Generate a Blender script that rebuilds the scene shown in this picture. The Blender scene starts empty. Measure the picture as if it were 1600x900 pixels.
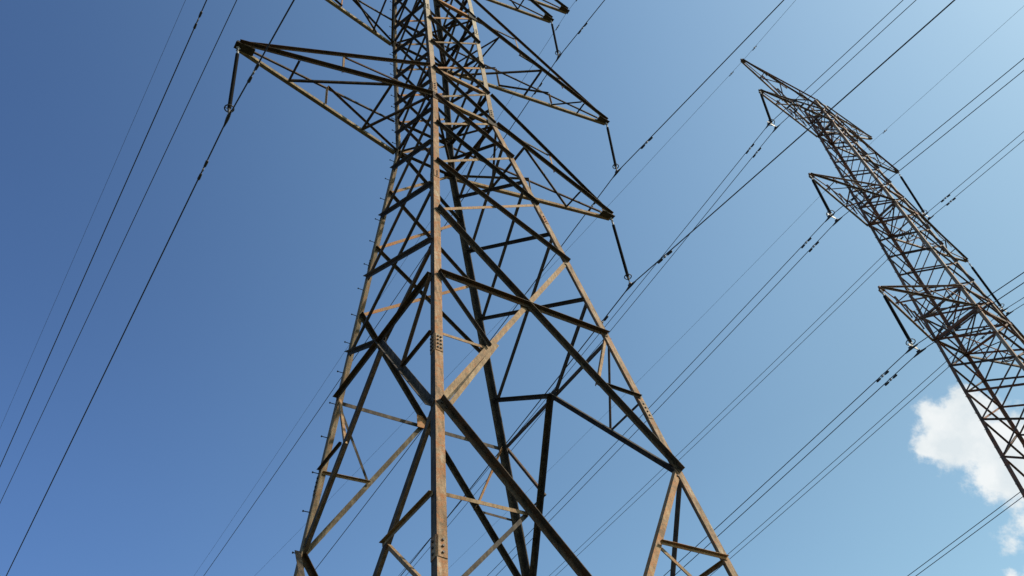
import bpy, bmesh, math, random
from mathutils import Vector, Matrix

random.seed(7)
scene = bpy.context.scene
COL = scene.collection
GZ = 21.395                      # height of the near tower's waist above the ground

# ------------------------------------------------------------------ helpers
def link(o, parent=None):
    COL.objects.link(o)
    if parent is not None:
        o.parent = parent
    return o

def tag(o, label=None, cat=None, group=None, kind=None):
    if label: o["label"] = label
    if cat: o["category"] = cat
    if group: o["group"] = group
    if kind: o["kind"] = kind
    return o

def empty(name, loc=(0, 0, 0), rz=0.0):
    o = bpy.data.objects.new(name, None)
    o.empty_display_size = 0.5
    o.location = loc
    o.rotation_euler = (0, 0, rz)
    return link(o)

class MB:
    """collects plain geometry and links it as one mesh object"""
    def __init__(s):
        s.v = []; s.f = []; s.smooth = []
    def add(s, vs, fs, smooth=False):
        k = len(s.v)
        s.v += [tuple(v) for v in vs]
        s.f += [tuple(i + k for i in f) for f in fs]
        s.smooth += [smooth] * len(fs)
    def profile(s, p0, p1, u, w, prof, cap=True):
        """extrude a closed 2-D outline (u, w coordinates) from p0 to p1"""
        n = len(prof)
        vs = [p0 + u * a + w * b for a, b in prof] + [p1 + u * a + w * b for a, b in prof]
        fs = [(i, (i + 1) % n, (i + 1) % n + n, i + n) for i in range(n)]
        if cap:
            if n == 6:      # L outline split into two convex quads
                fs += [(3, 2, 1, 0), (5, 4, 3, 0), (n, n + 1, n + 2, n + 3), (n, n + 3, n + 4, n + 5)]
            else:
                fs += [tuple(range(n - 1, -1, -1)), tuple(range(n, 2 * n))]
        s.add(vs, fs)
    def tube(s, pts, r, n=6, smooth=True, radii=None):
        vs = []; fs = []
        m = len(pts)
        ref = Vector((0.31, 0.17, 0.93))
        for i, p in enumerate(pts):
            a = pts[max(0, i - 1)]; b = pts[min(m - 1, i + 1)]
            d = (b - a).normalized()
            x = d.cross(ref)
            if x.length < 1e-3: x = d.cross(Vector((1, 0, 0)))
            x.normalize(); y = d.cross(x)
            rr = radii[i] if radii else r
            for k in range(n):
                t = 2 * math.pi * k / n
                vs.append(p + (x * math.cos(t) + y * math.sin(t)) * rr)
        for i in range(m - 1):
            for k in range(n):
                fs.append((i * n + k, i * n + (k + 1) % n, (i + 1) * n + (k + 1) % n, (i + 1) * n + k))
        fs.append(tuple(range(n - 1, -1, -1)))
        fs.append(tuple((m - 1) * n + k for k in range(n)))
        s.add(vs, fs, smooth)
    def lathe(s, p0, axis, prof, n=12, smooth=True):
        """prof = (distance along axis, radius)"""
        ax = axis.normalized()
        s.tube([p0 + ax * a for a, _ in prof], 0, n, smooth, [max(r, 0.001) for _, r in prof])
    def ring(s, c, axis, R, r, n=20, k=6):
        ax = axis.normalized()
        x = ax.cross(Vector((0.3, 0.9, 0.2))).normalized(); y = ax.cross(x)
        vs = []; fs = []
        for i in range(n):
            t = 2 * math.pi * i / n
            e = x * math.cos(t) + y * math.sin(t)
            for j in range(k):
                q = 2 * math.pi * j / k
                vs.append(c + e * (R + r * math.cos(q)) + ax * (r * math.sin(q)))
        for i in range(n):
            for j in range(k):
                fs.append((i * k + j, ((i + 1) % n) * k + j, ((i + 1) % n) * k + (j + 1) % k, i * k + (j + 1) % k))
        s.add(vs, fs, True)
    def build(s, name, mat, parent=None):
        me = bpy.data.meshes.new(name)
        me.from_pydata(s.v, [], s.f)
        me.polygons.foreach_set("use_smooth", s.smooth)
        me.materials.append(mat)
        me.update()
        bm = bmesh.new(); bm.from_mesh(me)
        bmesh.ops.recalc_face_normals(bm, faces=bm.faces)
        bm.to_mesh(me); bm.free()
        return link(bpy.data.objects.new(name, me), parent)

def angle_mb(mb, p0, p1, n, w, t=None, out=1, off=0.0, heel_up=True):
    """rolled steel angle: one flange flat in the face with normal n, the other
    standing out (out=1) or pointing in (out=-1) at the upper or lower edge"""
    t = t or max(0.007, w * 0.1)
    d = (p1 - p0).normalized()
    n = (n - d * n.dot(d)).normalized()
    u = n.cross(d).normalized()
    if u.z > 0: u = -u                   # u runs downwards
    if not heel_up: u = -u
    v = n * out
    base = n * off - u * (w / 2)
    L = [(0, 0), (w, 0), (w, t), (t, t), (t, w), (0, w)]
    mb.profile(p0 + base, p1 + base, u, v, L)

def box_mb(mb, c, ax, ay, az, sx, sy, sz):
    vs = []
    for a in (-1, 1):
        for b in (-1, 1):
            for e in (-1, 1):
                vs.append(c + ax * (a * sx / 2) + ay * (b * sy / 2) + az * (e * sz / 2))
    mb.add(vs, [(0, 1, 3, 2), (4, 6, 7, 5), (0, 4, 5, 1), (2, 3, 7, 6), (0, 2, 6, 4), (1, 5, 7, 3)])

# ------------------------------------------------------------------ materials
def steel(name, dark, mid, light, rust, rust_amt, rough=0.7, metal=0.0, scale=1.0, lighten=False):
    m = bpy.data.materials.new(name); m.use_nodes = True
    nt = m.node_tree; N = nt.nodes; Lk = nt.links
    for x in list(N): N.remove(x)
    out = N.new("ShaderNodeOutputMaterial"); b = N.new("ShaderNodeBsdfPrincipled")
    Lk.new(b.outputs[0], out.inputs[0])
    tc = N.new("ShaderNodeTexCoord"); oi = N.new("ShaderNodeObjectInfo")
    add = N.new("ShaderNodeVectorMath"); add.operation = 'ADD'
    sc = N.new("ShaderNodeVectorMath"); sc.operation = 'SCALE'
    comb = N.new("ShaderNodeCombineXYZ")
    Lk.new(oi.outputs["Random"], comb.inputs[0]); Lk.new(oi.outputs["Random"], comb.inputs[2])
    Lk.new(comb.outputs[0], sc.inputs[0]); sc.inputs["Scale"].default_value = 37.0
    Lk.new(tc.outputs["Object"], add.inputs[0]); Lk.new(sc.outputs[0], add.inputs[1])
    n1 = N.new("ShaderNodeTexNoise"); n1.inputs["Scale"].default_value = 1.6 * scale; n1.inputs["Detail"].default_value = 6; n1.inputs["Roughness"].default_value = 0.65
    n2 = N.new("ShaderNodeTexNoise"); n2.inputs["Scale"].default_value = 9 * scale; n2.inputs["Detail"].default_value = 7; n2.inputs["Roughness"].default_value = 0.7
    n3 = N.new("ShaderNodeTexNoise"); n3.inputs["Scale"].default_value = 55 * scale; n3.inputs["Detail"].default_value = 3
    # vertical weather streaks
    mp = N.new("ShaderNodeMapping"); mp.inputs["Scale"].default_value = (22, 22, 1.3)
    n4 = N.new("ShaderNodeTexNoise"); n4.inputs["Scale"].default_value = 1.0; n4.inputs["Detail"].default_value = 4
    Lk.new(add.outputs[0], mp.inputs[0]); Lk.new(mp.outputs[0], n4.inputs["Vector"])
    for n in (n1, n2, n3): Lk.new(add.outputs[0], n.inputs["Vector"])
    r1 = N.new("ShaderNodeValToRGB")
    r1.color_ramp.elements[0].position = 0.38; r1.color_ramp.elements[0].color = (*dark, 1)
    r1.color_ramp.elements[1].position = 0.63; r1.color_ramp.elements[1].color = (*light, 1)
    e = r1.color_ramp.elements.new(0.5); e.color = (*mid, 1)
    mixf = N.new("ShaderNodeMix"); mixf.data_type = 'FLOAT'; mixf.inputs[0].default_value = 0.5
    Lk.new(n1.outputs[0], mixf.inputs[2]); Lk.new(n4.outputs[0], mixf.inputs[3])
    mixg = N.new("ShaderNodeMix"); mixg.data_type = 'FLOAT'; mixg.inputs[0].default_value = 0.4
    Lk.new(mixf.outputs[0], mixg.inputs[2]); Lk.new(n2.outputs[0], mixg.inputs[3])
    Lk.new(mixg.outputs[0], r1.inputs[0])
    # rust patches
    rr = N.new("ShaderNodeMapRange"); rr.inputs[1].default_value = 0.62 - 0.3 * rust_amt; rr.inputs[2].default_value = 0.80 - 0.3 * rust_amt
    rm = N.new("ShaderNodeMath"); rm.operation = 'MULTIPLY_ADD'; rm.inputs[1].default_value = 0.22; rm.inputs[2].default_value = -0.11
    Lk.new(oi.outputs["Random"], rm.inputs[0])
    rs = N.new("ShaderNodeMath"); rs.operation = 'ADD'
    Lk.new(n2.outputs[0], rs.inputs[0]); Lk.new(rm.outputs[0], rs.inputs[1]); Lk.new(rs.outputs[0], rr.inputs[0])
    mx = N.new("ShaderNodeMix"); mx.data_type = 'RGBA'
    Lk.new(rr.outputs[0], mx.inputs[0]); Lk.new(r1.outputs[0], mx.inputs[6]); mx.inputs[7].default_value = (*rust, 1)
    # fine speckle and a brightness of its own for every member
    sp = N.new("ShaderNodeMapRange"); sp.inputs[1].default_value = 0.3; sp.inputs[2].default_value = 0.7; sp.inputs[3].default_value = 0.72; sp.inputs[4].default_value = 1.2
    Lk.new(n3.outputs[0], sp.inputs[0])
    br = N.new("ShaderNodeMapRange"); br.inputs[3].default_value = 0.70; br.inputs[4].default_value = 1.28
    Lk.new(oi.outputs["Random"], br.inputs[0])
    mul = N.new("ShaderNodeMath"); mul.operation = 'MULTIPLY'; Lk.new(sp.outputs[0], mul.inputs[0]); Lk.new(br.outputs[0], mul.inputs[1])
    vm = N.new("ShaderNodeVectorMath"); vm.operation = 'SCALE'
    Lk.new(mx.outputs[2], vm.inputs[0]); Lk.new(mul.outputs[0], vm.inputs["Scale"])
    col = vm.outputs[0]
    if lighten:                     # legs grow paler with height
        sx = N.new("ShaderNodeSeparateXYZ"); Lk.new(tc.outputs["Object"], sx.inputs[0])
        zr = N.new("ShaderNodeMapRange"); zr.inputs[1].default_value = GZ - 1.0; zr.inputs[2].default_value = GZ + 6.0; zr.inputs[4].default_value = 0.75
        Lk.new(sx.outputs[2], zr.inputs[0])
        ml = N.new("ShaderNodeMath"); ml.operation = 'MULTIPLY'; Lk.new(zr.outputs[0], ml.inputs[0]); Lk.new(n2.outputs[0], ml.inputs[1])
        ml2 = N.new("ShaderNodeMath"); ml2.operation = 'MULTIPLY'; ml2.use_clamp = True; Lk.new(ml.outputs[0], ml2.inputs[0]); ml2.inputs[1].default_value = 1.8
        mz = N.new("ShaderNodeMix"); mz.data_type = 'RGBA'; Lk.new(ml2.outputs[0], mz.inputs[0]); Lk.new(col, mz.inputs[6]); mz.inputs[7].default_value = (0.52, 0.45, 0.35, 1)
        col = mz.outputs[2]
    Lk.new(col, b.inputs["Base Color"])
    b.inputs["Roughness"].default_value = rough; b.inputs["Metallic"].default_value = metal; b.inputs["Specular IOR Level"].default_value = 0.15
    bp = N.new("ShaderNodeBump"); bp.inputs["Strength"].default_value = 0.25; bp.inputs["Distance"].default_value = 0.01
    Lk.new(n2.outputs[0], bp.inputs["Height"]); Lk.new(bp.outputs[0], b.inputs["Normal"])
    return m

def plain(name, col, rough=0.5, metal=0.0, var=0.15, scale=8.0):
    m = bpy.data.materials.new(name); m.use_nodes = True
    nt = m.node_tree; N = nt.nodes; Lk = nt.links
    b = N["Principled BSDF"]
    tc = N.new("ShaderNodeTexCoord"); n = N.new("ShaderNodeTexNoise")
    n.inputs["Scale"].default_value = scale; n.inputs["Detail"].default_value = 5
    Lk.new(tc.outputs["Object"], n.inputs["Vector"])
    r = N.new("ShaderNodeValToRGB")
    r.color_ramp.elements[0].position = 0.3; r.color_ramp.elements[0].color = (*[c * (1 - var) for c in col], 1)
    r.color_ramp.elements[1].position = 0.7; r.color_ramp.elements[1].color = (*[c * (1 + var) for c in col], 1)
    Lk.new(n.outputs[0], r.inputs[0]); Lk.new(r.outputs[0], b.inputs["Base Color"])
    b.inputs["Roughness"].default_value = rough; b.inputs["Metallic"].default_value = metal
    return m

M_LEG = steel("weathered_leg_steel", (0.10, 0.058, 0.030), (0.26, 0.172, 0.096), (0.56, 0.46, 0.33), (0.28, 0.11, 0.038), 0.55, lighten=True)
M_LEGSHADE = steel("shaded_weathered_leg_steel", (0.03, 0.024, 0.018), (0.07, 0.055, 0.04), (0.16, 0.125, 0.085), (0.10, 0.05, 0.025), 0.3, metal=0.0)  # leg steel with shade put into its colour
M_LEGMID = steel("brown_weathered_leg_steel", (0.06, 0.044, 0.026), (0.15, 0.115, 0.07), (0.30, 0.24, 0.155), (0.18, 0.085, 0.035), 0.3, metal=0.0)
M_BRACE = steel("shaded_weathered_brace_steel", (0.026, 0.020, 0.014), (0.062, 0.046, 0.031), (0.15, 0.112, 0.072), (0.085, 0.040, 0.019), 0.35, metal=0.0)  # colour darkened to paint in the shade the braces stand in
M_RUSTLIT = steel("sunlit_rusty_brace_steel", (0.14, 0.082, 0.040), (0.29, 0.188, 0.098), (0.47, 0.35, 0.205), (0.31, 0.13, 0.045), 0.55)  # rusty, and paler to put sunlight into the lit bars
M_CHORD = steel("sunlit_weathered_chord_steel", (0.11, 0.072, 0.036), (0.29, 0.21, 0.115), (0.48, 0.38, 0.22), (0.24, 0.11, 0.04), 0.3)  # paler steel, sunlight painted on the arms' far-side chords
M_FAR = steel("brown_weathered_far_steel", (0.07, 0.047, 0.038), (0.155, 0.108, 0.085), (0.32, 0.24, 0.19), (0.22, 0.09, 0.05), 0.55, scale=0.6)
M_FARLIT = steel("sunlit_weathered_far_steel", (0.12, 0.088, 0.066), (0.28, 0.215, 0.165), (0.50, 0.41, 0.32), (0.24, 0.12, 0.06), 0.35, scale=0.6)  # lit copy of the far steel, sunlight put into the colour
M_BOLT = plain("dark_bolt_steel", (0.035, 0.027, 0.02), 0.6, 0.4)
M_CABLE = plain("dark_aluminium_cable", (0.045, 0.045, 0.055), 0.55, 0.4, 0.1)
M_INS = plain("black_insulator_rubber", (0.010, 0.009, 0.009), 0.8)
M_GALV = plain("bright_galvanised_fitting", (0.26, 0.25, 0.235), 0.6, 0.2)
M_FIT = plain("dull_fitting_steel", (0.10, 0.09, 0.08), 0.6, 0.2)
M_INS.node_tree.nodes["Principled BSDF"].inputs["Specular IOR Level"].default_value = 0.08
M_DAMP = plain("dark_damper_iron", (0.045, 0.04, 0.04), 0.6, 0.3)
M_CONC = plain("concrete", (0.32, 0.30, 0.27), 0.9, 0.0, 0.25, 3.0)

# ------------------------------------------------------------------ near tower
LV = {-9: 15.0, -8: 13.41, -7: 11.6, -6: 9.8, -5: 8.05, -4: 6.363, -3: 4.641, -2: 3.089, -1: 1.571, 0: 0.0,
      1: -1.780, 2: -3.936, 3: -6.170, 4: -8.600, 5: -12.018, 6: -15.5, 7: -21.15}
TOP1 = 16.6
WA, WB, ASP = 1.009, 2.4756, 1.027
CORN = {"N": (-1, -1), "R": (1, -1), "L": (-1, 1), "F": (1, 1)}
TW = {"N": ((.062, -.014), (.022, .003), (.011, .027)), "R": ((-.023, -.026), (.008, -.019), (-.011, -.011)),
      "L": ((-.006, .037), (-.008, .049), (-.05, -.087)), "F": ((0, 0), (-.144, .056), (.177, -.035))}

def leg1(c, z):
    s = CORN[c]; e = TW[c]
    if z >= 0:
        w = 1 + (WA - 1) * z / LV[-4]
        if z > LV[-4]: w -= 0.018 * (z - LV[-4])
        t = min(1.0, z / LV[-4]); d = [e[1][i] + (e[0][i] - e[1][i]) * t for i in (0, 1)]
    else:
        w = 1 + (WB - 1) * z / LV[5]
        t = min(1.0, z / LV[5]); d = [e[1][i] + (e[2][i] - e[1][i]) * t for i in (0, 1)]
        if z < LV[5]:                          # ease the small offsets out towards the ground
            k = max(0.0, 1 - (LV[5] - z) / 9.0); d = [a * k for a in d]
    return Vector((s[0] * w + d[0], s[1] * w * ASP + d[1], z + GZ))

FACES = {"NR": ("N", "R", Vector((0, -1, 0))), "RF": ("R", "F", Vector((1, 0, 0))),
         "FL": ("F", "L", Vector((0, 1, 0))), "LN": ("L", "N", Vector((-1, 0, 0)))}

def leg_profile(mb, pts, sx, sy, w, t):
    """legs: heel on the outer corner, flanges running inwards along both faces"""
    L = [(0, 0), (w, 0), (w, t), (t, t), (t, w), (0, w)]
    if sx * sy < 0: pass
    rings = []
    for p in pts:
        rings.append([p + Vector((-sx * a, -sy * b, 0)) for a, b in L])
    vs = [v for r in rings for v in r]; fs = []
    for i in range(len(pts) - 1):
        for k in range(6):
            fs.append((i * 6 + k, i * 6 + (k + 1) % 6, (i + 1) * 6 + (k + 1) % 6, (i + 1) * 6 + k))
    m = (len(pts) - 1) * 6
    fs += [(3, 2, 1, 0), (5, 4, 3, 0), (m, m + 1, m + 2, m + 3), (m, m + 3, m + 4, m + 5)]
    mb.add(vs, fs)

near = empty("lattice_tower", (0, 0, 0))
tag(near, "near rusty brown lattice steel pylon filling the middle of the view", "pylon")

LEGW = 0.15
pending = []           # (visible size, name, args...) so that the largest stay parts of their own

def bar_obj(name, p0, p1, n, w, mat, parent, **k):
    mb = MB(); angle_mb(mb, p0, p1, n, w, **k)
    return mb.build(name, mat, parent)

# legs, with the kink at the waist
for c, (sx, sy) in CORN.items():
    zs = [LV[7], LV[6], LV[5], LV[3], 0.0, LV[-4], TOP1]
    mb = MB(); leg_profile(mb, [leg1(c, z) for z in zs], sx, sy, LEGW, 0.024)
    lm = {"F": M_LEGSHADE, "L": M_LEGMID}.get(c, M_LEG)  # F leg takes the darkened steel as painted shade
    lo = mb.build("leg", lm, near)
    if c == "N":                       # darker steel paints shade on the faces turned from the sun
        lo.data.materials.append(M_LEGSHADE)
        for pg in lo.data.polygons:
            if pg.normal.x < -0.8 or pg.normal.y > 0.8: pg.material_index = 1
    # splice plates with their bolts
    for z, rows in ((-10.6, 4), (-14.62, 3), (-4.55, 3), (0.55, 3), (5.4, 3), (10.4, 3)):
        p = leg1(c, z); q = leg1(c, z + 0.4)
        d = (q - p).normalized()
        for (ua, nn) in ((Vector((-sx, 0, 0)), Vector((0, sy, 0))), (Vector((0, -sy, 0)), Vector((sx, 0, 0)))):
            nn = (nn - d * nn.dot(d)).normalized(); ua = (ua - d * ua.dot(d)).normalized()
            mb = MB(); hh = 0.11 * rows
            box_mb(mb, p + ua * 0.078 + nn * 0.004 + d * 0.0, ua, nn, d, 0.135, 0.012, hh)
            pl = mb.build("splice_plate", lm, lo)
            for r_ in range(rows):
                cols = (0.05, 0.105) if rows >= 4 and c == "N" else (0.078,)
                for cu in cols:
                    mb = MB()
                    b0 = p + ua * cu + d * ((r_ - (rows - 1) / 2) * 0.095) + nn * 0.008
                    mb.tube([b0, b0 + nn * 0.022], 0.019, 6, False)
                    mb.build("bolt", M_BOLT, lo)
    mb = MB()
    g = leg1(c, LV[7])
    box_mb(mb, Vector((g.x - sx * 0.07, g.y - sy * 0.07, 0.10)), Vector((1, 0, 0)), Vector((0, 1, 0)), Vector((0, 0, 1)), 0.9, 0.9, 0.5)
    mb.build("footing", M_CONC, near)
    if c == "L":                       # step bolts up one leg
        z = LV[7] + 2.6; proto = None
        while z < TOP1 - 0.4:
            p = leg1("L", z) + Vector((0, -0.05, 0))
            if proto is None:
                mb = MB(); a = Vector((0, 0, 0))
                mb.tube([a, Vector((-0.125, 0, 0))], 0.009, 6)
                mb.tube([Vector((-0.12, 0, 0)), Vector((-0.142, 0, 0))], 0.019, 6, False)
                proto = mb.build("step_bolt", M_BOLT, lo); so = proto
            else:
                so = proto.copy(); COL.objects.link(so); so.parent = lo
            so.location = p
            z += 0.82 if z < 0 else 0.64

def facepts(f):
    a, b, n = FACES[f]
    return a, b, n

def mid(a, b, t=0.5): return a + (b - a) * t

def inset(c, p, other):               # bars end on the middle of the leg flange
    return p + (other - p).normalized() * (LEGW * 0.45)

diag = []; extra = []
def diagonal(f, p0, p1, w, inside, mat, name="diagonal_brace", trim=True):
    n = FACES[f][2]
    d = (p1 - p0).normalized()
    if inside: k = dict(out=-1, off=-0.018)
    else: k = dict(out=1, off=0.003)
    diag.append((name, p0 - d * 0.03, p1 + d * 0.03, n, w, mat, k))

def flat_pt(f, c, z):
    a, b, n = FACES[f]
    o = b if c == a else a
    return inset(c, leg1(c, z), leg1(o, z))

HALF = lambda i: (LV[i] + LV[i + 1]) / 2
A_LEV = [TOP1 - 0.05] + [LV[i] for i in (-9, -8, -7, -6, -5, -4, -3, -2, -1, 0, 1, 2, 3)]
B_LEV = [TOP1 - 0.05] + [HALF(i) for i in (-9, -8, -7, -6, -5, -4, -3, -2, -1, 0, 1, 2, 3)]
for f in FACES:
    a, b, n = FACES[f]
    P = lambda c, z: flat_pt(f, c, z)
    lv = A_LEV if f in ("NR", "FL") else B_LEV
    for zt, zb in zip(lv[:-1], lv[1:]):
        wd = 0.086 if zt < 0.2 else 0.078
        diagonal(f, P(a, zt), P(b, zb), wd, False, M_RUSTLIT if f == "FL" else M_BRACE)
        m = M_RUSTLIT if f == "NR" else M_BRACE  # lit bars get the paler steel, shaded bars the darkened one
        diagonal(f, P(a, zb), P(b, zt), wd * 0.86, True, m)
    z3, z4, z5, z6, z7 = LV[3], LV[4], LV[5], LV[6], LV[7]
    zm = (z4 + z5) / 2
    if f in ("NR", "FL"):
        ctr = mid(mid(P(a, z4), P(b, z4)), mid(P(a, z4), P(b, z4)))
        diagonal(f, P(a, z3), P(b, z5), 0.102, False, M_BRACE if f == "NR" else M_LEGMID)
        diagonal(f, P(a, z5), P(b, z3), 0.106, True, M_RUSTLIT if f == "NR" else M_BRACE)
        # the two diagonals cross where they cross: find it
        wa_, wb_ = (P(b, z3) - P(a, z3)).length, (P(b, z5) - P(a, z5)).length
        ctr = mid(P(a, z3), P(b, z5), wa_ / (wa_ + wb_))
    else:
        zb3 = HALF(3)
        ctr = mid(P(a, z4), P(b, z4))
        diagonal(f, P(a, zb3), ctr, 0.09, False, M_BRACE)
        diagonal(f, P(b, zb3), ctr, 0.09, True, M_BRACE)
        diagonal(f, ctr, P(a, z5), 0.115, True, M_BRACE)
        diagonal(f, ctr, P(b, z5), 0.115, True, M_BRACE)
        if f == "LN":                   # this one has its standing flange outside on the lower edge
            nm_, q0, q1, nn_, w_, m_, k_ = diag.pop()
            diag.append((nm_, q0, q1, nn_, w_, M_LEGSHADE, dict(out=1, off=0.003, heel_up=False)))
    # horizontal through the crossing
    diag.append(("horizontal_strut", P(a, z4), P(b, z4), n, 0.095, M_BRACE, dict(out=1, off=0.012)))
    # gusset plate at the crossing
    mb = MB(); ax = (P(b, z4) - P(a, z4)).normalized()
    up = n.cross(ax).normalized()
    big = 1.35 if f == "FL" else 1.0
    box_mb(mb, ctr - n * (0.05 if f == "FL" else 0.012), ax, up, n, 0.30 * big, 0.24 * big, 0.012)
    mb.build("gusset_plate", M_RUSTLIT if f in ("NR", "FL") else M_BRACE, near)
    for c in (a, b):
        m = mid(ctr, P(c, z5))
        lit4 = (f, c) in (("NR", "R"), ("FL", "F"), ("LN", "L")); litm = (f, c) in (("NR", "N"), ("FL", "L"))  # bars whose colour is painted sunlit, the rest shaded
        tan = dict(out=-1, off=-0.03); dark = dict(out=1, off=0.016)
        diag.append(("redundant_brace", P(c, z4), m, n, 0.058, M_RUSTLIT if lit4 else M_BRACE, tan if lit4 else dark))
        diag.append(("redundant_brace", P(c, zm), m, n, 0.055, M_RUSTLIT if litm else M_BRACE, tan if litm else dark))
    if f == "NR":                       # short second angle bolted alongside the long rusty diagonal
        m = mid(ctr, P("N", z5), 0.42); dd = (m - P("N", z5)).normalized(); pv = n.cross(dd).normalized()
        if pv.z > 0: pv = -pv
        diag.append(("diagonal_brace", P("N", z5) + pv * 0.15 + dd * 0.16, m + pv * 0.075, n, 0.075, M_RUSTLIT, dict(out=-1, off=-0.04)))
    # leg extension below: V to the middle of the next horizontal, then A down to the feet
    bot = mid(P(a, z6), P(b, z6))
    z67 = (z6 + z7) / 2; z56 = (z5 + z6) / 2
    for c, ins in ((a, False), (b, True)):
        diagonal(f, P(c, z5), bot, 0.108, ins, M_RUSTLIT if ins and f == "NR" else M_BRACE)
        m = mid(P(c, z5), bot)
        diag.append(("redundant_brace", P(c, z56), m, n, 0.058, M_RUSTLIT, dict(out=1 if ins else -1, off=0.015 if ins else -0.035)))
        diag.append(("redundant_brace", m, P(c, z6 + 0.15), n, 0.058, M_BRACE if c == a else M_RUSTLIT, dict(out=-1, off=-0.05)))
        diagonal(f, bot, P(c, z7 + 0.35), 0.11, ins, M_BRACE)
        m = mid(bot, P(c, z7 + 0.35))
        diag.append(("redundant_brace", P(c, z67), m, n, 0.058, M_BRACE, dict(out=-1, off=-0.035)))
    diag.append(("horizontal_strut", P(a, z6), P(b, z6), n, 0.095, M_BRACE, dict(out=1, off=0.012)))
    # horizontals round the body at the crossarm levels
    for z in (LV[0], LV[-1], LV[-4], LV[-5], LV[-8], LV[-9], TOP1 - 0.08):
        if f in ("NR", "FL"):
            diag.append(("horizontal_strut", P(a, z), P(b, z), n, 0.10, M_RUSTLIT if f == "NR" else M_BRACE, dict(out=-1, off=0.004, heel_up=False)))
        else:
            diag.append(("horizontal_strut", P(a, z), P(b, z), n, 0.09, M_BRACE, dict(out=-1, off=0.004)))
# plan bracing inside the body at the arm levels
for z in (LV[0], LV[-4], LV[-8]):
    for c1, c2, o in (("N", "F", 0.02), ("R", "L", -0.05)):
        p, q = leg1(c1, z), leg1(c2, z); d = (q - p).normalized()
        diag.append(("plan_brace", p + d * 0.16 + Vector((0, 0, o)), q - d * 0.16 + Vector((0, 0, o)), Vector((0, 0, 1)), 0.07, M_BRACE, dict(out=1, off=0.0)))

# ------------------------------------------------------------------ crossarms
def crossarm(parent, tips, roots_bot, roots_top, side, mat, w, lac, posts, mats=None, plate=True, cmat=None):
    """side -1 / +1 along x.  roots: near-side (y<0) and far-side (y>0) points on the legs"""
    arm = empty("cross_arm"); arm.parent = parent
    hw = 0.05 if w > 0.09 else 0.022
    T = Vector(tips)
    ends = {}
    for key, y in (("n", -1), ("f", 1)):
        ends[key] = T + Vector((-side * 0.10, y * hw, 0))
    for key, y in (("n", -1), ("f", 1)):
        n = Vector((0, y, 0))
        rb, rt = roots_bot[key], roots_top[key]
        if key == "n":
            mb = MB(); angle_mb(mb, ends[key] + Vector((side * 0.10, 0, 0)), rb, n, w, out=1, off=0.0, heel_up=True); mb.build("chord", mat, arm)
            mb = MB(); angle_mb(mb, ends[key] + Vector((0, -y * 0.015, 0.09)), rt, n, w * 0.8, out=1, off=-0.012, heel_up=True); mb.build("chord", mat, arm)
        else:
            mb = MB(); angle_mb(mb, ends[key] + Vector((side * 0.10, 0, 0)), rb, n, w, out=1, off=0.0, heel_up=False); mb.build("chord", cmat or mat, arm)
            mb = MB(); angle_mb(mb, ends[key] + Vector((0, -y * 0.015, 0.09)), rt, n, w * 0.5, out=1, off=-0.012, heel_up=False); mb.build("chord", mat, arm)
        B = lambda t: mid(ends[key], rb, t)
        Tt = lambda t: mid(ends[key] + Vector((0, -y * 0.015, 0.09)), rt, t)
        prev = None
        for t in posts:
            mb = MB(); angle_mb(mb, B(t), Tt(t), n, w * 0.5, out=-1, off=-0.02); mb.build("post", mats or mat, arm)
        ts = list(posts) + [1.0]
        for t0, t1 in zip(ts[:-1], ts[1:]):
            mb = MB(); angle_mb(mb, Tt(t0), B(t1), n, w * 0.55, out=-1, off=-0.03); mb.build("lacing", mat, arm)
    up = Vector((0, 0, 1))
    for (k0, t0, k1, t1) in lac:
        p = mid(ends[k0], roots_bot[k0], t0); q = mid(ends[k1], roots_bot[k1], t1)
        mb = MB(); angle_mb(mb, p + Vector((0, 0, -w * 0.45)), q + Vector((0, 0, -w * 0.45)), up, w * 0.6, out=1, off=0.0); mb.build("lacing", mat, arm)
    # tip: two side plates and an end plate
    mb = MB()
    X = Vector((1, 0, 0)); Y = Vector((0, 1, 0))
    pw = w * (4.4 if w > 0.09 else 3.6)
    for y in (-1, 1):
        box_mb(mb, T + Vector((-side * pw * 0.36, y * (hw + 0.006), 0.035)), X, Y, up, pw, 0.012, w * 1.35)
    box_mb(mb, T + Vector((-side * pw * 0.34, 0, -w * 0.42)), X, Y, up, pw * 1.1, 2 * hw + w * (1.1 if w > 0.09 else 0.7), 0.014)
    box_mb(mb, T + Vector((side * pw * 0.15, 0, 0.03)), X, Y, up, 0.012, 2 * hw, w * 1.2)
    mb.build("tip_plate", mat, arm)
    return arm

LAC1 = [("n", .28, "f", .28), ("f", .28, "n", .77), ("n", .77, "f", .76), ("f", .76, "n", 1.0)]
LAC2 = [("n", .18, "f", .18), ("f", .35, "n", .2), ("f", .52, "n", .52), ("n", .52, "f", .9), ("n", .84, "f", .88), ("n", .84, "f", 1.0)]
arms1 = [("low", 5.93, -0.13, 0, -1, LAC1, (.51,)), ("mid", 7.393, 6.35, -4, -5, LAC2, (.35, .68)),
         ("up", 6.16, 13.41, -8, -9, LAC1, (.51,)), ("top", 7.46, 15.60, -9, None, LAC1, (.5,))]
for nm, X, tz, kb, kt, lac, posts in arms1:
    for side in (-1, 1):
        cn, cf = ("N", "L") if side < 0 else ("R", "F")
        zb = LV[kb]; zt = LV[kt] if kt is not None else TOP1 - 0.1
        o = Vector((side * 0.02, 0, 0))
        crossarm(near, (side * X, 0, tz + GZ), {"n": leg1(cn, zb) + o, "f": leg1(cf, zb) + o},
                 {"n": leg1(cn, zt) + o, "f": leg1(cf, zt) + o}, side, M_BRACE, 0.10, lac, posts, M_RUSTLIT, cmat=M_CHORD)

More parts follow.
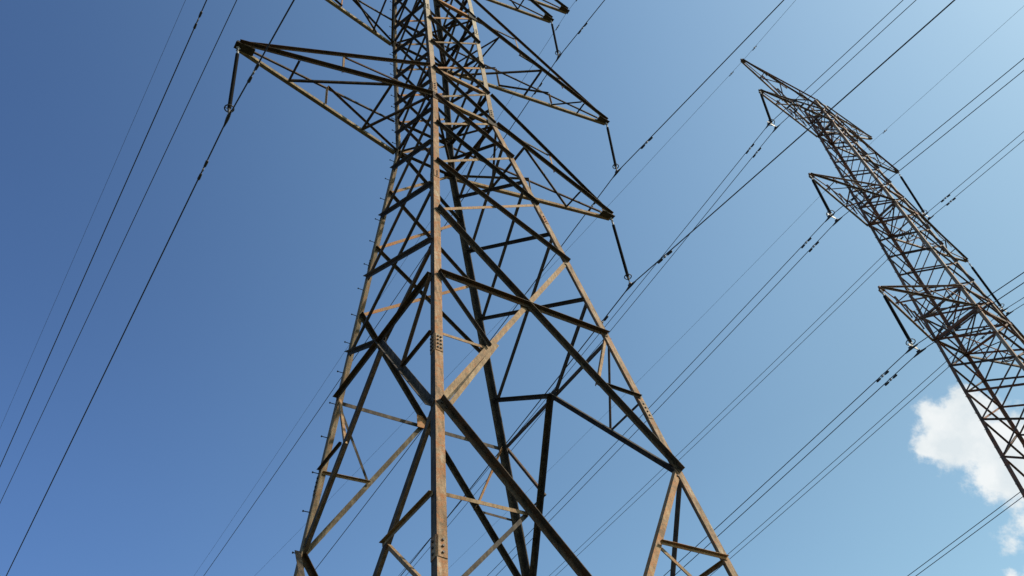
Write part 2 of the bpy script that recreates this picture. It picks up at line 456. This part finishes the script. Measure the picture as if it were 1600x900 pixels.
# ------------------------------------------------------------------ camera (solved from the photograph)
RM = Matrix(((0.83372949, -0.53933084, -0.11839505), (0.32001943, 0.64669499, -0.69236778), (0.44998079, 0.53935873, 0.71176503)))
CAMP = Vector((-7.61036, -10.87999, -19.79510 + GZ))
FPX = 1295.24
cam_d = bpy.data.cameras.new("camera"); cam = bpy.data.objects.new("camera", cam_d); COL.objects.link(cam)
cam_d.sensor_width = 36.0; cam_d.lens = FPX / 1600 * 36.0; cam_d.clip_start = 0.05; cam_d.clip_end = 20000
m4 = Matrix.Identity(4)
for i in range(3):
    m4[i][0] = RM[0][i]; m4[i][1] = -RM[1][i]; m4[i][2] = -RM[2][i]; m4[i][3] = CAMP[i]
cam.matrix_world = m4
scene.camera = cam

def shown(p0, p1, M=None):
    """length in pixels of the part of a bar that lies in the picture"""
    k = 0; last = None; tot = 0
    for i in range(13):
        p = mid(p0, p1, i / 12)
        if M is not None: p = M @ p
        q = RM @ (p - CAMP)
        if q.z < 0.3: last = None; continue
        x, y = 800 + FPX * q.x / q.z, 450 + FPX * q.y / q.z
        ok = -5 < x < 1605 and -5 < y < 905
        if ok and last: tot += math.hypot(x - last[0], y - last[1])
        last = (x, y) if ok else None
    return tot

def build_bars(bars, parent, M=None):
    names = sorted({b[0] for b in bars})
    for nm in names:
        lst = [(shown(b[1], b[2], M) * b[4], b) for b in bars if b[0] == nm]
        lst.sort(key=lambda x: -x[0])
        rest = MB(); cnt = 0; rmat = None
        for s_, (n_, p0, p1, nrm, w, mat, k) in lst:
            if cnt < 98 and s_ > 0.05:
                bo = bar_obj(nm, p0, p1, nrm, w, mat, parent, **k); cnt += 1
                if M is None and w > 0.085 and s_ > 14 and nrm.y + nrm.x < 0:      # bolts through the ends of the big bars
                    dd = (p1 - p0).normalized(); nf = (nrm - dd * nrm.dot(dd)).normalized()
                    o_ = k.get("off", 0) + (0.011 if k.get("out", 1) > 0 else 0.0)
                    for q_, sg in ((p0, 1), (p1, -1)):
                        for t_ in (0.08, 0.18):
                            b0 = q_ + dd * (sg * t_) + nf * o_
                            mb = MB(); mb.tube([b0 - nf * 0.004, b0 + nf * 0.02], 0.016, 6, False)
                            mb.build("bolt", M_BOLT, bo)
            else:
                angle_mb(rest, p0, p1, nrm, w, **k); rmat = mat
        if rmat:
            tag(rest.build(nm, rmat, parent), kind="stuff")
build_bars(diag, near)

# ------------------------------------------------------------------ far tower
T2 = Vector((21.0861, -2.4124, -0.97524 + GZ)); YAW2 = -0.01246
far = empty("lattice_tower", (T2.x, T2.y, 0), YAW2)
tag(far, "smaller grey lattice steel pylon farther off, in front of the white cloud", "pylon")
H2 = T2.z                              # waist height above ground
ASP2 = 0.977
def w2(z):
    if z >= 0: return max(1 + (0.49403 - 1) * z / 13.2461, 0.3)
    if z >= -8.0: return 1 + 0.19713 * z / -5.15439
    return 1 + 0.19713 * 8.0 / 5.15439 + (-8.0 - z) * 0.14
def leg2(c, z):
    s = CORN[c]; w = w2(z)
    return Vector((s[0] * w, s[1] * w * ASP2, z + H2))
TOP2 = 15.45
LV2 = [TOP2, 14.35, 13.2461, 12.14, 11.03, 9.92, 8.81, 7.6932, 6.6047, 5.5346, 4.5118, 3.4404, 2.3, 1.15, 0.0, -1.2843, -2.4748, -3.6582, -5.1544, -6.9, -9.2, -12.2, -16.0, -H2 + 0.3]
for c, (sx, sy) in CORN.items():
    mb = MB(); leg_profile(mb, [leg2(c, z) for z in (-H2 + 0.1, -8.0, -4.25, 0, TOP2)], sx, sy, 0.115, 0.014)
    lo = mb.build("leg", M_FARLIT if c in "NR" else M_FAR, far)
    mb = MB(); leg_profile(mb, [leg2(c, z) + Vector((sx * 0.012, sy * 0.012, 0)) for z in (-9.0, -8.0, -4.1)], sx, sy, 0.14, 0.012)
    mb.build("splice_plate", M_FAR, lo)
    mb = MB(); g = leg2(c, -H2)
    box_mb(mb, Vector((g.x - sx * 0.07, g.y - sy * 0.07, 0.10)), Vector((1, 0, 0)), Vector((0, 1, 0)), Vector((0, 0, 1)), 0.8, 0.8, 0.5)
    mb.build("footing", M_CONC, far)
    if c == "L":
        z = -H2 + 3; proto = None
        while z < TOP2 - 0.3:
            p = leg2("L", z) + Vector((0, -0.04, 0))
            if proto is None:
                mb = MB(); mb.tube([Vector((0, 0, 0)), Vector((-0.17, 0, 0))], 0.011, 5); so = proto = mb.build("step_bolt", M_BOLT, lo)
            else:
                so = proto.copy(); COL.objects.link(so); so.parent = lo
            so.location = p; z += 0.7
diag2 = []
for f in FACES:
    a, b, n = FACES[f]
    def P(c, z):
        o = b if c == a else a
        p = leg2(c, z); return p + (leg2(o, z) - p).normalized() * 0.05
    for zt, zb in zip(LV2[:-1], LV2[1:]):
        wd = 0.066 if zt < 0.5 else 0.054
        diag2.append(("diagonal_brace", P(a, zt), P(b, zb), n, wd, M_FAR, dict(out=1, off=0.003)))
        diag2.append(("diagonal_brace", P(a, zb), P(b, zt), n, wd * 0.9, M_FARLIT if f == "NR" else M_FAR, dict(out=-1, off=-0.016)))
    for z in (0.0, 1.15, 6.6047, 7.6932, 13.2461, 14.35, TOP2 - 0.05, -9.2, -16.0):
        wd = 0.11 if z == 0.0 else 0.075
        diag2.append(("horizontal_strut", P(a, z), P(b, z), n, wd, M_FAR, dict(out=-1, off=0.004, heel_up=False)))
for z in (0.0, 6.6047, 13.2461, 1.15):
    for c1, c2, o in (("N", "F", 0.02), ("R", "L", -0.04)):
        p, q = leg2(c1, z), leg2(c2, z); d = (q - p).normalized()
        diag2.append(("plan_brace", p + d * 0.12 + Vector((0, 0, o)), q - d * 0.12 + Vector((0, 0, o)), Vector((0, 0, 1)), 0.065, M_FAR, dict(out=1, off=0.0)))
M2 = Matrix.Translation((T2.x, T2.y, 0)) @ Matrix.Rotation(YAW2, 4, 'Z')
build_bars(diag2, far, M2)
# gusset plates where the arms meet the body
for z in (0.0, 1.15, 6.6047, 13.2461):
    for c, (sx, sy) in CORN.items():
        mb = MB(); p = leg2(c, z) + Vector((-sx * 0.09, sy * 0.022, 0))
        box_mb(mb, p, Vector((1, 0, 0)), Vector((0, 1, 0)), Vector((0, 0, 1)), 0.22, 0.012, 0.24)
        mb.build("gusset_plate", M_FAR, far)
for c, (sx, sy) in CORN.items():
    for k in (0, -4):
        mb = MB(); p = leg1(c, LV[k]) + Vector((-sx * 0.13, sy * 0.03, 0))
        box_mb(mb, p, Vector((1, 0, 0)), Vector((0, 1, 0)), Vector((0, 0, 1)), 0.30, 0.014, 0.32)
        mb.build("gusset_plate", M_BRACE, near)
LAC3 = [("n", .25, "f", .25), ("f", .25, "n", .45), ("n", .45, "f", .6), ("f", .6, "n", .8), ("n", .8, "f", 1.0)]
for X, tz, zb, zt in ((5.373, -0.075, 0.0, 1.15), (5.2705, 6.53, 6.6047, 7.6932), (5.0024, 13.17, 13.2461, 14.35), (4.85, 16.14, 14.35, TOP2 - 0.06)):
    for side in (-1, 1):
        cn, cf = ("N", "L") if side < 0 else ("R", "F")
        o = Vector((side * 0.015, 0, 0))
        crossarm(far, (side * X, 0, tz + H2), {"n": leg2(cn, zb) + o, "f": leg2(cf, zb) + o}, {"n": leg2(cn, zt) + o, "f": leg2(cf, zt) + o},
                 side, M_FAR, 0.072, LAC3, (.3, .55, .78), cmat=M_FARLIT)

# ------------------------------------------------------------------ insulators
def insulator(tip, foot, label, group, twin=False, ring=0.10, rod=0.047):
    """tip: hole in the arm tip, foot: where the conductor is clamped"""
    o = empty("insulator_string", tip); tag(o, label, "insulator", group)
    T = Vector((0, 0, 0)); F = foot - tip
    ax = F.normalized(); Ln = F.length
    Yv = Vector((0, 1, 0)); Xv = Vector((1, 0, 0))
    mb = MB()                                           # shackle and link
    mb.tube([T + Vector((0, 0, 0.06)), T + ax * 0.26], 0.014, 6)
    mb.ring(T + ax * 0.10, Yv, 0.04, 0.011, 12, 5); mb.ring(T + ax * 0.21, Xv, 0.034, 0.011, 12, 5)
    mb.lathe(T + ax * 0.26, ax, [(0, 0.02), (0.02, 0.03), (0.14, 0.03), (0.16, 0.02)], 8)
    mb.build("top_fitting", M_GALV, o)
    L0, L1 = 0.40, Ln - 0.34
    prof = [(L0, 0.02)]
    s = L0
    while s < L1 - 0.05:
        prof += [(s, rod * 0.66), (s + 0.017, rod), (s + 0.024, rod), (s + 0.04, rod * 0.66)]
        s += 0.042
    prof.append((L1, 0.02))
    mb = MB(); mb.lathe(T, ax, prof, 12); mb.build("ribbed_rod", M_INS, o)
    mb = MB(); c = T + ax * (L1 - 0.03)
    mb.ring(c, ax, ring, 0.016, 22, 6)
    for t in (0, math.pi):
        e = ax.cross(Yv).normalized() * math.cos(t)
        mb.tube([c + e * 0.02 + ax * 0.05, c + e * (ring - 0.005)], 0.009, 5)
    mb.build("corona_ring", M_DAMP, o)
    mb = MB()
    mb.lathe(T + ax * L1, ax, [(-0.02, 0.02), (0, 0.034), (0.10, 0.034), (0.12, 0.016), (0.2, 0.016)], 8)
    if twin:
        box_mb(mb, F + Vector((0, 0, 0.15)), Xv, Yv, Vector((0, 0, 1)), 0.46, 0.02, 0.11)
        for sx in (-1, 1): mb.tube([F + Vector((sx * 0.21, 0, 0.15)), F + Vector((sx * 0.21, 0, 0.02))], 0.014, 6)
    else:
        mb.tube([T + ax * (L1 + 0.16), F + Vector((0, 0, 0.02))], 0.016, 6)
        mb.ring(F + Vector((0, 0, 0.09)), Yv, 0.03, 0.010, 12, 5)
    mb.build("yoke_plate" if twin else "bottom_fitting", M_GALV if twin else M_FIT, o)
    for sx in ((-0.21, 0.21) if twin else (0.0,)):
        mb = MB()
        pts = [F + Vector((sx, y, -0.115 * abs(y) - 0.008)) for y in (-0.24, -0.16, -0.08, 0, 0.08, 0.16, 0.24)]
        mb.tube(pts, 0, 8, True, [0.017, 0.026, 0.036, 0.042, 0.036, 0.026, 0.017])
        box_mb(mb, F + Vector((sx, 0, 0.035)), Xv, Yv, Vector((0, 0, 1)), 0.06, 0.13, 0.06)
        mb.build("suspension_clamp", M_DAMP, o)
    return o

# ------------------------------------------------------------------ conductors
SAG = 0.0005; SPAN = 235.0
def curve_pt(A, side, k, s):
    """side=(angle, slope), k=+1 far span, -1 near span"""
    a, sl = side
    return Vector((A.x + math.sin(a) * k * s, A.y + math.cos(a) * k * s, A.z - sl * s + SAG * s * s))

damper_proto = {}
def add_damper(parent, p, d, scale, drop=0.055):
    """two weights on a short messenger strand under a clamp"""
    key = round(scale, 2)
    if key not in damper_proto:
        mb = MB(); X = Vector((0, 1, 0)); Z = Vector((0, 0, 1))
        mb.tube([X * -0.22 * scale + Z * -drop, Vector((0, 0, -drop + 0.004)), X * 0.22 * scale + Z * -drop], 0.008, 6)
        for sg in (-1, 1):
            mb.lathe(X * sg * 0.085 * scale + Z * -drop, X * sg, [(0, 0.016), (0.02, 0.028 * scale), (0.15 * scale, 0.033 * scale), (0.18 * scale, 0.018)], 8)
        damper_proto[key] = mb
        damper_proto[key, 'c'] = MB()
        box_mb(damper_proto[key, 'c'], Vector((0, 0, -drop * 0.45)), Vector((1, 0, 0)), X, Z, 0.035, 0.07, drop + 0.03)
        damper_proto[key, 'me'] = None
    o = None
    if damper_proto[key, 'me'] is None:
        o = damper_proto[key].build("vibration_damper", M_DAMP, parent)
        c = damper_proto[key, 'c'].build("clamp", M_GALV, o)
        damper_proto[key, 'me'] = (o, c)
    else:
        po, pc = damper_proto[key, 'me']
        o = po.copy(); COL.objects.link(o); o.parent = parent
        c = pc.copy(); COL.objects.link(c); c.parent = o
    o.location = p
    o.rotation_euler = (math.atan2(d.z, math.hypot(d.x, d.y)), 0, math.atan2(-d.x, d.y))
    return o

def cable(A, far_side, near_side, r, label, group, dampers=(), dscale=1.0, cat="cable", off=0.0, name="power_cable"):
    A = A + Vector((off, 0, 0))
    ss = [0, .15, .3, .6, 1, 1.5, 2.2, 3, 4, 5.5, 7.5, 10, 13, 17, 22, 28, 35, 44, 55, 70, 90, 115, 145, 180, SPAN]
    pts = [curve_pt(A, near_side, -1, s) for s in reversed(ss[1:])] + [curve_pt(A, far_side, 1, s) for s in ss]
    loc = A
    mb = MB(); mb.tube([p - loc for p in pts], r, 6)
    o = mb.build(name, M_CABLE); o.location = loc
    tag(o, label, cat, group)
    for k, s in dampers:
        sd = far_side if k > 0 else near_side
        p = curve_pt(A, sd, k, s); q = curve_pt(A, sd, k, s + 0.1)
        add_damper(o, p - loc, (q - p) if k > 0 else (p - q), dscale)
    return o

Z = Vector((0, 0, GZ))
W1 = {  # attachment, (heading, slope) away from us and towards us
 "1l-": ((-5.799, 0, -3.339), (-.0227, .118), (-.0401, .124)), "1l+": ((5.816, 0, -3.321), (.0201, .116), (-.0044, .120)),
 "1m+": ((6.988, 0, 2.883), (-.0044, .110), (-.0052, .114)), "1m-": ((-6.86, 0, 3.10), (-.0279, .108), (-.030, .118)),
 "1u+": ((5.886, 0, 9.929), (-.0175, .108), (-.0061, .120)), "1u-": ((-5.625, 0, 10.30), (-.0332, .106), (-.030, .118)),
 "1e+": ((7.455, 0, 15.50), (-.0105, .110), (0, .115)), "1e-": ((-7.03, 0, 15.40), (-.0305, .120), (-.02, .115)),
 "2u-": ((14.968, -2.412, 8.358), (.0105, .116), (-.0026, .116)), "2m-": ((15.256, -2.412, 2.372), (-.0175, .116), (.0131, .106)),
 "2l-": ((15.271, -2.412, -4.124), (-.0052, .120), (.0524, .104)), "2u+": ((25.596, -2.412, 8.357), (-.0087, .100), (.1004, .104)),
 "2m+": ((26.491, -2.412, 2.364), (.0113, .110), (.0314, .110)), "2l+": ((26.55, -2.412, -4.10), (0.0, .112), (.03, .108)),
 "2e-": ((16.20, -2.412, 15.0), (-.100, .088), (.0716, .110)), "2e+": ((26.06, -2.412, 15.05), (-.0489, .110), (.0541, .110))}
ARMN = {"l": "lowest", "m": "middle", "u": "upper"}
SIDE = {"-": "left", "+": "right"}
TIP1 = {"l": (5.93, -0.17), "m": (7.393, 6.31), "u": (6.16, 13.37)}
TIP2 = {"l": (5.373, -0.10), "m": (5.2705, 6.50), "u": (5.0024, 13.14)}
for key, (a, fs, ns) in W1.items():
    A = Vector(a) + Z
    tw, lv, sd = key[0], key[1], key[2]
    sgn = -1 if sd == "-" else 1
    if lv == "e":
        tower = "near rusty" if tw == "1" else "far grey"
        cable(A + Vector((0, 0, 0.0)), fs, ns, 0.0072, f"faint thin earth wire on the topmost {SIDE[sd]} arm of the {tower} pylon", "thin earth wires over the pylons",
              ((1, 0.8), (-1, 0.8)), 0.55, "earth wire", name="earth_wire")
        continue
    if tw == "1":
        X, tz = TIP1[lv]
        insulator(Vector((sgn * X, 0, tz + GZ)), A, f"black ribbed insulator hanging from the {ARMN[lv]} {SIDE[sd]} arm of the near pylon",
                  "insulators hanging on the near pylon")
        dm = ((1, 1.45), (-1, 1.45)) if lv == "l" else ((1, 1.5), (-1, 1.55))
        cable(A, fs, ns, 0.0165, f"thick single power cable under the {ARMN[lv]} {SIDE[sd]} arm of the near pylon",
              "single power cables on the near pylon", dm, 1.1)
    else:
        X, tz = TIP2[lv]
        tip = M2 @ Vector((sgn * X, 0, tz + H2))
        insulator(tip, A, f"black ribbed insulator with pale ring under the {ARMN[lv]} {SIDE[sd]} far pylon arm",
                  "insulators hanging on the far pylon", twin=True, ring=0.14, rod=0.055)
        for off, w_ in ((-0.21, "left"), (0.21, "right")):
            cable(A, fs, ns, 0.0145, f"{w_} cable of the twin pair under the {ARMN[lv]} {SIDE[sd]} far pylon arm",
                  "twin power cables on the far pylon", ((1, 1.25), (-1, 1.25)), 1.0, off=off)

# ------------------------------------------------------------------ ground
me = bpy.data.meshes.new("ground")
S = 6000; K = 24
vs = []; fs = []
for i in range(K + 1):
    for j in range(K + 1):
        vs.append((-S + 2 * S * i / K, -S + 2 * S * j / K, 0.0))
for i in range(K):
    for j in range(K):
        q = i * (K + 1) + j
        fs.append((q, q + K + 1, q + K + 2, q + 1))
me.from_pydata(vs, [], fs)
g = link(bpy.data.objects.new("ground", me)); g["kind"] = "structure"
mg = bpy.data.materials.new("dry_grass"); mg.use_nodes = True
N = mg.node_tree.nodes; Lk = mg.node_tree.links; b = N["Principled BSDF"]
tc = N.new("ShaderNodeTexCoord"); n1 = N.new("ShaderNodeTexNoise"); n1.inputs["Scale"].default_value = 0.35; n1.inputs["Detail"].default_value = 9
Lk.new(tc.outputs["Object"], n1.inputs["Vector"])
r = N.new("ShaderNodeValToRGB")
r.color_ramp.elements[0].position = 0.35; r.color_ramp.elements[0].color = (0.022, 0.03, 0.012, 1)
r.color_ramp.elements[1].position = 0.7; r.color_ramp.elements[1].color = (0.075, 0.07, 0.035, 1)
Lk.new(n1.outputs[0], r.inputs[0]); Lk.new(r.outputs[0], b.inputs["Base Color"]); b.inputs["Roughness"].default_value = 0.95
me.materials.append(mg)

# ------------------------------------------------------------------ sun and sky
SUN = Vector((0.56, -0.52, 0.645)).normalized()
el = math.asin(SUN.z); az = math.atan2(SUN.x, SUN.y)
sd = bpy.data.lights.new("sun", 'SUN'); sd.energy = 5.0; sd.angle = math.radians(0.53); sd.color = (1.0, 0.91, 0.77)
so = bpy.data.objects.new("sun", sd); COL.objects.link(so)
so.location = (40, -40, 80)
so.rotation_euler = SUN.to_track_quat('Z', 'Y').to_euler()

wd = bpy.data.worlds.new("World"); scene.world = wd; wd.use_nodes = True
nt = wd.node_tree; N = nt.nodes; Lk = nt.links
for x in list(N): N.remove(x)
out = N.new("ShaderNodeOutputWorld"); bg = N.new("ShaderNodeBackground"); Lk.new(bg.outputs[0], out.inputs[0])
sky = N.new("ShaderNodeTexSky"); sky.sky_type = 'NISHITA'; sky.sun_disc = False
sky.sun_elevation = el; sky.sun_rotation = az
sky.air_density = 1.0; sky.dust_density = 1.0; sky.ozone_density = 1.0
bg.inputs[1].default_value = 0.15
tc = N.new("ShaderNodeTexCoord")
def vmath(op, a, b=None, s=None):
    n = N.new("ShaderNodeVectorMath"); n.operation = op
    if hasattr(a, "links"): Lk.new(a, n.inputs[0])
    else: n.inputs[0].default_value = a
    if b is not None:
        if hasattr(b, "links"): Lk.new(b, n.inputs[1])
        else: n.inputs[1].default_value = b
    if s is not None:
        if hasattr(s, "links"): Lk.new(s, n.inputs["Scale"])
        else: n.inputs["Scale"].default_value = s
    return n.outputs["Value"] if op in ("DOT_PRODUCT", "LENGTH") else n.outputs[0]
def fmath(op, a, b=None, c=None, clamp=False):
    n = N.new("ShaderNodeMath"); n.operation = op; n.use_clamp = clamp
    for i, x in enumerate((a, b, c)):
        if x is None: continue
        if hasattr(x, "links"): Lk.new(x, n.inputs[i])
        else: n.inputs[i].default_value = x
    return n.outputs[0]
D = tc.outputs["Generated"]
# haze: the sky is paler on the sun's side and deeper blue away from it
hz = Vector((0.56, -0.50, 0)).normalized()
tt = fmath('MULTIPLY_ADD', vmath('DOT_PRODUCT', D, tuple(hz)), 0.5, 0.5)
ramp = N.new("ShaderNodeValToRGB"); ramp.color_ramp.interpolation = 'B_SPLINE'
els = [(-.98, (.50, .72, 1.05)), (-.70, (.72, 1.01, 1.43)), (-.45, (.91, 1.21, 1.58)), (-.2, (1.33, 1.66, 1.78)), (.1, (1.57, 1.88, 1.80)), (.3, (1.74, 2.00, 1.78)), (.6, (1.76, 2.02, 1.70))]
while len(ramp.color_ramp.elements) < len(els): ramp.color_ramp.elements.new(0.5)
for e, (t, c) in zip(ramp.color_ramp.elements, els):
    e.position = t * 0.5 + 0.5; e.color = (c[0] / 2.1, c[1] / 2.1, c[2] / 2.1, 1)
Lk.new(tt, ramp.inputs[0])
sepd = N.new("ShaderNodeSeparateXYZ"); Lk.new(D, sepd.inputs[0])
zc = fmath('MINIMUM', fmath('MAXIMUM', fmath('SUBTRACT', sepd.outputs[2], 0.65), -0.12), 0.25)
tcl = fmath('MINIMUM', fmath('MAXIMUM', fmath('MULTIPLY_ADD', tt, 2.0, -0.75), -0.35), 0.85)
hn = N.new("ShaderNodeTexNoise"); hn.inputs["Scale"].default_value = 2.6; hn.inputs["Detail"].default_value = 5; Lk.new(D, hn.inputs["Vector"])
gain = fmath('MULTIPLY_ADD', fmath('MULTIPLY', zc, tcl), 1.2, fmath('MULTIPLY_ADD', hn.outputs[0], 0.06, 0.97))
hazed = vmath('SCALE', vmath('MULTIPLY', sky.outputs[0], ramp.outputs[0]), s=fmath('MULTIPLY', gain, 2.1 / 1.5))
# a cumulus cloud fixed in one direction of the sky
def direction(x, y):
    d = RM.transposed() @ Vector(((x - 800) / FPX, (y - 450) / FPX, 1)); return d.normalized()
cc = direction(1530, 700); e1 = (direction(1600, 700) - cc); e1 = (e1 - cc * e1.dot(cc)).normalized(); e2 = cc.cross(e1).normalized()
def tang(d): return d.dot(e1) / d.dot(cc), d.dot(e2) / d.dot(cc)
den = fmath('MAXIMUM', vmath('DOT_PRODUCT', D, tuple(cc)), 0.05)
cu = fmath('DIVIDE', vmath('DOT_PRODUCT', D, tuple(e1)), den)
cv = fmath('DIVIDE', vmath('DOT_PRODUCT', D, tuple(e2)), den)
cxy = N.new("ShaderNodeCombineXYZ"); Lk.new(cu, cxy.inputs[0]); Lk.new(cv, cxy.inputs[1])
def cnoise(scale, det, rough, off=0.0):
    n = N.new("ShaderNodeTexNoise"); n.inputs["Scale"].default_value = scale; n.inputs["Detail"].default_value = det; n.inputs["Roughness"].default_value = rough
    Lk.new(vmath('ADD', cxy.outputs[0], (off, off * 0.7, off * 0.3)), n.inputs["Vector"]); return n
warp = cnoise(26, 5, 0.6, 3.1)
wv = vmath('SCALE', vmath('SUBTRACT', warp.outputs["Color"], (0.5, 0.5, 0.5)), s=0.020)
pos = vmath('ADD', cxy.outputs[0], wv)
pos = vmath('MULTIPLY', pos, (1, 1, 0))
acc = None
for x, y, r, amp in ((1462, 655, 40, 1), (1500, 652, 50, 1), (1520, 690, 62, 1), (1478, 690, 52, 1), (1448, 702, 26, .9), (1575, 700, 75, 1), (1560, 742, 58, 1), (1620, 735, 85, 1),
                     (1505, 622, 30, .8), (1525, 640, 40, .95), (1690, 715, 95, 1), (1760, 760, 90, 1), (1610, 818, 30, .42), (1584, 845, 26, .33), (1578, 903, 17, .5), (1614, 908, 28, .58), (1680, 900, 60, .9)):
    px, py = tang(direction(x, y)); rr = r / FPX * 0.80
    q = vmath('LENGTH', vmath('SUBTRACT', pos, (px, py, 0)))
    v = fmath('MULTIPLY_ADD', q, -amp / rr, amp)
    acc = v if acc is None else fmath('SMOOTH_MAX', acc, v, 0.25)
nz = cnoise(55, 9, 0.62)
acc = fmath('ADD', acc, fmath('MULTIPLY_ADD', nz.outputs[0], 1.25, -0.625))
mr = N.new("ShaderNodeMapRange"); mr.interpolation_type = 'SMOOTHSTEP'
mr.inputs[1].default_value = -0.02; mr.inputs[2].default_value = 0.50; mr.inputs[4].default_value = 0.94
Lk.new(acc, mr.inputs[0])
front = fmath('GREATER_THAN', vmath('DOT_PRODUCT', D, tuple(cc)), 0.3)
mask = fmath('MULTIPLY', mr.outputs[0], front)
cs = cnoise(30, 6, 0.55, 7.7)
cr = N.new("ShaderNodeValToRGB")
cr.color_ramp.elements[0].position = 0.35; cr.color_ramp.elements[0].color = (0.78, 0.84, 0.865, 1)
cr.color_ramp.elements[1].position = 0.62; cr.color_ramp.elements[1].color = (0.93, 0.955, 0.955, 1)
Lk.new(cs.outputs[0], cr.inputs[0])
ccol = vmath('SCALE', cr.outputs[0], s=1 / 0.15)
mixc = N.new("ShaderNodeMix"); mixc.data_type = 'RGBA'; mixc.clamp_factor = True
Lk.new(mask, mixc.inputs[0]); Lk.new(hazed, mixc.inputs[6]); Lk.new(ccol, mixc.inputs[7])
Lk.new(mixc.outputs[2], bg.inputs[0])

scene.view_settings.view_transform = 'Standard'
scene.view_settings.look = 'None'
scene.view_settings.exposure = 0
